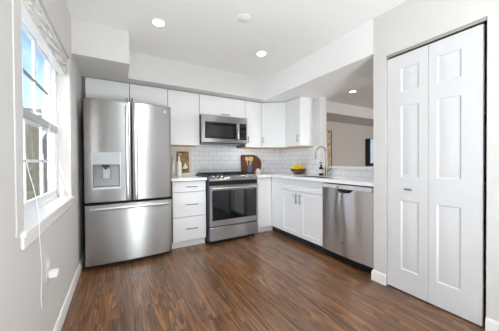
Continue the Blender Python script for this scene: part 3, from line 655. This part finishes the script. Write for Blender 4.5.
mb = MB().tube([(dskin(1.628, .24)-.0015, 1.640, .258), (dskin(1.628, .24)-.0015, 1.634, .243), (dskin(1.62, .236)-.0015, 1.622, .236), (dskin(1.61, .24)-.0015, 1.608, .246)], .003, 8, 4); mb.build('emblem', M['side'], dd_)
MB().box(DX+.003, DX+.033, DY0-.010, DY0+.002, .09, .872).build('side_trim', M['steel_dark'], dw)

# ------------------------------------------------------------------ things on the counters
ZT = .914
pf = thing('picture_frame', (.865, 3.54, ZT), 'white framed gold and brown print leaning on the tiles beside the bottles', 'picture frame')
px0, px1, ph = .722, 1.0, .425
lean = lambda u, v, d: (u, 3.520+.045*(v-ZT)/ph-d, v)
mb = MB(); paneled(mb, lean, px0, px1, ZT+.001, ZT+ph, .014, [(px0+.042, px1-.042, ZT+.045, ZT+ph-.045)], [(.002, -.006)]); mb.build('frame', M['frame'], pf)
mb = MB(); mb.prism([(px0+.045, ZT+.048), (px1-.045, ZT+.048), (px1-.045, ZT+ph-.048), (px0+.045, ZT+ph-.048)], lambda u, v, d: lean(u, v, d), -.0055, -.0045); pr_ = mb.build('print', M['art'], pf)
mb = MB(); mb.prism([(.845, 1.03), (.90, 1.02), (.935, 1.04), (.915, 1.075), (.905, 1.12), (.885, 1.10), (.87, 1.06)], lambda u, v, d: lean(u, v, d), -.0044, -.0040); mb.build('pale_shape', M['ceramic'], pr_)
mb = MB(); mb.prism([(.80, 1.235), (.83, 1.24), (.85, 1.238), (.845, 1.252), (.815, 1.254)], lambda u, v, d: lean(u, v, d), -.0044, -.0040); mb.build('painted_highlight', M['paper'], pr_)  # highlight painted onto the print as a pale patch
def bottle(x, y, h, r, label):
    t = thing('ceramic_bottle', (x, y, ZT), label, 'bottle', 'ceramic bottles beside the refrigerator')
    z = ZT+.001; MB().lathe([(0, z), (r*.94, z), (r, z+.01), (r, z+h*.60), (r*.86, z+h*.68), (r*.42, z+h*.78), (r*.36, z+h*.86), (r*.36, z+h*.93), (0, z+h*.93)], x, y, 28).build('body', M['ceramic'], t)
    MB().lathe([(0, z+h*.93), (r*.44, z+h*.931), (r*.46, z+h*.985), (r*.3, z+h), (0, z+h)], x, y, 20).build('stopper', M['frame'], t)
    return t
bottle(.697, 3.44, .285, .036, 'left of two cream bottles, partly behind the refrigerator door')
bottle(.768, 3.39, .300, .038, 'right of two cream bottles, in front of the picture frame')
# cutting board leaning on the back tiles
cbt = thing('cutting_board', (2.06, 3.54, ZT), 'dark walnut cutting board with a rounded right side leaning on the tiles', 'cutting board')
bl_, br_, bh = 1.868, 2.285, .335
pts = [(bl_+.02, 0), (bl_, .02), (bl_, bh-.02), (bl_+.02, bh), (2.10, bh)]
for k in range(1, 16):
    a = math.pi/2-k*math.pi*.92/16; pts.append((2.10+(br_-2.10)*math.cos(a), .165+.17*math.sin(a)))
pts += [(2.14, .0)]
mb = MB(); mb.prism(pts, lambda u, v, d: (u, 3.532+.028*v/bh-d, ZT+.002+v), 0, .018); mb.build('board', M['walnut'], cbt, .003)
# utensil crock and spoons
uc = thing('utensil_crock', (1.955, 3.40, ZT), 'blue grey utensil crock in front of the cutting board', 'crock')
z = ZT+.001; R_ = .044
MB().lathe([(0, z), (R_*.95, z), (R_, z+.006), (R_*.98, z+.14), (R_*1.03, z+.152), (R_*.93, z+.152), (R_*.9, z+.02), (0, z+.015)], 1.955, 3.40, 28).build('pot', M['crock'], uc)
def spoon(dx, dy, tilt, label, wide=.026):
    b0 = Vector((1.955+dx*.18, 3.40+dy*.18, z+.026)); tip = Vector((1.955+dx, 3.40+dy, z+.235)); d = (tip-b0).normalized()
    t = thing('wooden_spoon', b0, label, 'spoon', 'wooden spoons in the crock')
    MB().tube([b0, b0+(tip-b0)*.6, tip], [.005, .0055, .007], 8).build('stem', M['spoon'], t)
    mb = MB(); n = 12; side_ = Vector((0.86, -.5, 0)); side_ = (side_-d*side_.dot(d)).normalized(); nrm = d.cross(side_)
    c = tip+d*.026; rings = []
    for j, (rr, h) in enumerate(((0.01, -.006), (.75, -.003), (1, .001), (.9, .003), (.6, 0), (.01, -.001))):
        mb_v = [c+side_*math.cos(2*math.pi*k/n)*wide*rr+d*math.sin(2*math.pi*k/n)*.040*rr+nrm*h for k in range(n)]; rings.append(mb_v)
    vs = [p for r in rings for p in r]
    mb.add(vs, [(r*n+k, r*n+(k+1) % n, (r+1)*n+(k+1) % n, (r+1)*n+k) for r in range(5) for k in range(n)]); mb.build('bowl', M['spoon'], t)
spoon(-.044, .008, 0, 'wooden spoon leaning left in the crock')
spoon(.002, -.012, 0, 'wooden spoon standing upright in the middle of the crock', .029)
spoon(.045, .004, 0, 'wooden spoon leaning right in the crock')
# small white shell-like dish by the board
fd = thing('white_spoon_rest', (2.13, 3.40, ZT), 'small lumpy white ceramic dish at the right foot of the cutting board', 'dish')
mb = MB(); prof = []
mb.lathe([(0, z), (.032, z), (.046, z+.014), (.052, z+.034), (.040, z+.052), (.026, z+.072), (.016, z+.092), (0, z+.095)], 2.135, 3.41, 20)
mb.build('body', M['ceramic'], fd); MB().tube([(2.098, 3.385, z+.02), (2.075, 3.37, z+.04), (2.07, 3.365, z+.062), (2.10, 3.385, z+.07)], .009, 8, 3).build('lug', M['ceramic'], fd)
# fruit bowl with lemons
BX_, BY_ = 2.565, 2.855
fb = thing('fruit_bowl', (BX_, BY_, ZT), 'dark wooden fruit bowl full of lemons on the corner of the countertop', 'bowl')
zb = ZT+.001; BR = .128
MB().lathe([(0, zb), (.055, zb), (.058, zb+.008), (.085, zb+.028), (.112, zb+.058), (BR, zb+.093), (BR-.006, zb+.095), (.105, zb+.062), (.08, zb+.036), (.05, zb+.018), (0, zb+.014)], BX_, BY_, 40).build('shell', M['bowl'], fb)
def lemon_mesh():
    mb = MB(); prof = []; n = 14; L, r = .047, .031
    for k in range(n+1):
        t = -1+2*k/n; rr = r*math.sqrt(max(0, 1-t*t))**.92; zz = t*L*.88+(.006*(abs(t)**9) if t > 0 else -.006*(abs(t)**9)); prof.append((rr+.0005, zz))
    mb.lathe(prof, 0, 0, 20); return mb
proto = None
spots = [(-.066, -.020, .084, 1.57, 0, .3, 'lemon at the left of the bowl heap'), (.0, -.070, .084, 1.57, 0, 1.57, 'lemon at the front of the bowl heap'), (.066, -.020, .084, 1.57, 0, -.3, 'lemon at the right of the bowl heap'), (.0, .066, .085, 1.57, 0, 1.57, 'lemon low at the back of the bowl heap'),
         (-.035, .012, .135, 1.57, 0, .2, 'lemon on top left of the bowl heap'), (.037, .014, .134, 1.57, 0, -.25, 'lemon on top right of the bowl heap')]
ca_, sa_ = math.cos(-math.radians(42)), math.sin(-math.radians(42))
for i, (dx, dy, dz, rx, ry, rz, lab) in enumerate(spots):
    if proto is None: proto = lemon_mesh().build('lemon', M['lemon']); lm = proto
    else: lm = proto.copy(); col.objects.link(lm)
    lm.location = (BX_+dx*ca_-dy*sa_, BY_+dx*sa_+dy*ca_, zb+dz); lm.rotation_euler = (rx, ry, rz); tag(lm, lab, 'lemon', 'lemons in the fruit bowl')
# soap bottle
sb = thing('soap_bottle', (2.60, 2.395, ZT), 'dark soap bottle with a white label and black pump beside the faucet', 'soap bottle')
sx, sy = 2.60, 2.395
MB().lathe([(0, zb), (.029, zb), (.032, zb+.005), (.032, zb+.105), (.026, zb+.122), (.012, zb+.132), (.012, zb+.142), (0, zb+.142)], sx, sy, 24).build('bottle', M['amber'], sb)
MB().lathe([(.0323, zb+.035), (.0328, zb+.035), (.0328, zb+.092), (.0323, zb+.092)], sx, sy, 24).build('label', M['paper'], sb)
MB().lathe([(0, zb+.1425), (.014, zb+.1425), (.014, zb+.160), (.005, zb+.164), (.005, zb+.188), (0, zb+.188)], sx, sy, 16).tube([(sx+.01, sy, zb+.192), (sx-.018, sy, zb+.194), (sx-.036, sy, zb+.185)], .0065, 8, 3).build('pump', M['black'], sb)
# faucet
fx, fy = 2.625, 2.315
M['nickel'] = mat('brushed_nickel_faucet', (168, 162, 154), .32, 1., .02)
fc = thing('kitchen_faucet', (fx, fy, ZT), 'brushed nickel gooseneck pull-down faucet behind the sink', 'faucet')
MB().lathe([(0, zb), (.030, zb), (.030, zb+.006), (.024, zb+.012), (.0215, zb+.11), (.016, zb+.118), (0, zb+.118)], fx, fy, 24).build('base', M['nickel'], fc)
arc = [(fx, fy, zb+.11), (fx, fy, zb+.24), (fx, fy, zb+.315)]
for k in range(1, 12):
    a = math.pi*k/12*1.02; arc.append((fx-.105+.105*math.cos(a), fy, zb+.315+.105*math.sin(a)))
MB().tube(arc, .0125, 14, 3).build('spout', M['nickel'], fc)
e0 = Vector(arc[-1]); MB().tube([e0+Vector((0, 0, .004)), e0+Vector((-.003, 0, -.03)), e0+Vector((-.006, 0, -.085)), e0+Vector((-.0065, 0, -.096))], [.0135, .0165, .018, .015], 14).build('spray_head', M['nickel'], fc)
MB().tube([(fx, fy-.02, zb+.075), (fx, fy-.045, zb+.08), (fx+.004, fy-.075, zb+.105), (fx+.006, fy-.09, zb+.125)], [.012, .010, .007, .006], 10, 3).build('lever', M['nickel'], fc)

# ------------------------------------------------------------------ next room
wa = thing('wall_art', (4.84, 4.24, .95), 'tall narrow tan art panel on the next room wall behind the faucet', 'wall art')
MB().box(4.755, 4.945, 4.205, 4.235, .90, 1.93).build('panel', M['strip_art'], wa, .002)
fm = MB().box(4.747, 4.754, 4.19, 4.245, .89, 1.94).box(4.946, 4.957, 4.19, 4.245, .89, 1.94).box(4.754, 4.946, 4.19, 4.245, 1.931, 1.942).box(4.754, 4.946, 4.19, 4.245, .888, .899); fm.build('frame', M['dark_frame'], wa, .001)
tv = thing('television', (6.9, 4.2, 1.0), 'black flat television on the next room wall, seen past the column', 'television')
bx('casing', M['tv'], tv, 6.50, 7.75, 4.10, 4.24, .98, 1.80, .006)
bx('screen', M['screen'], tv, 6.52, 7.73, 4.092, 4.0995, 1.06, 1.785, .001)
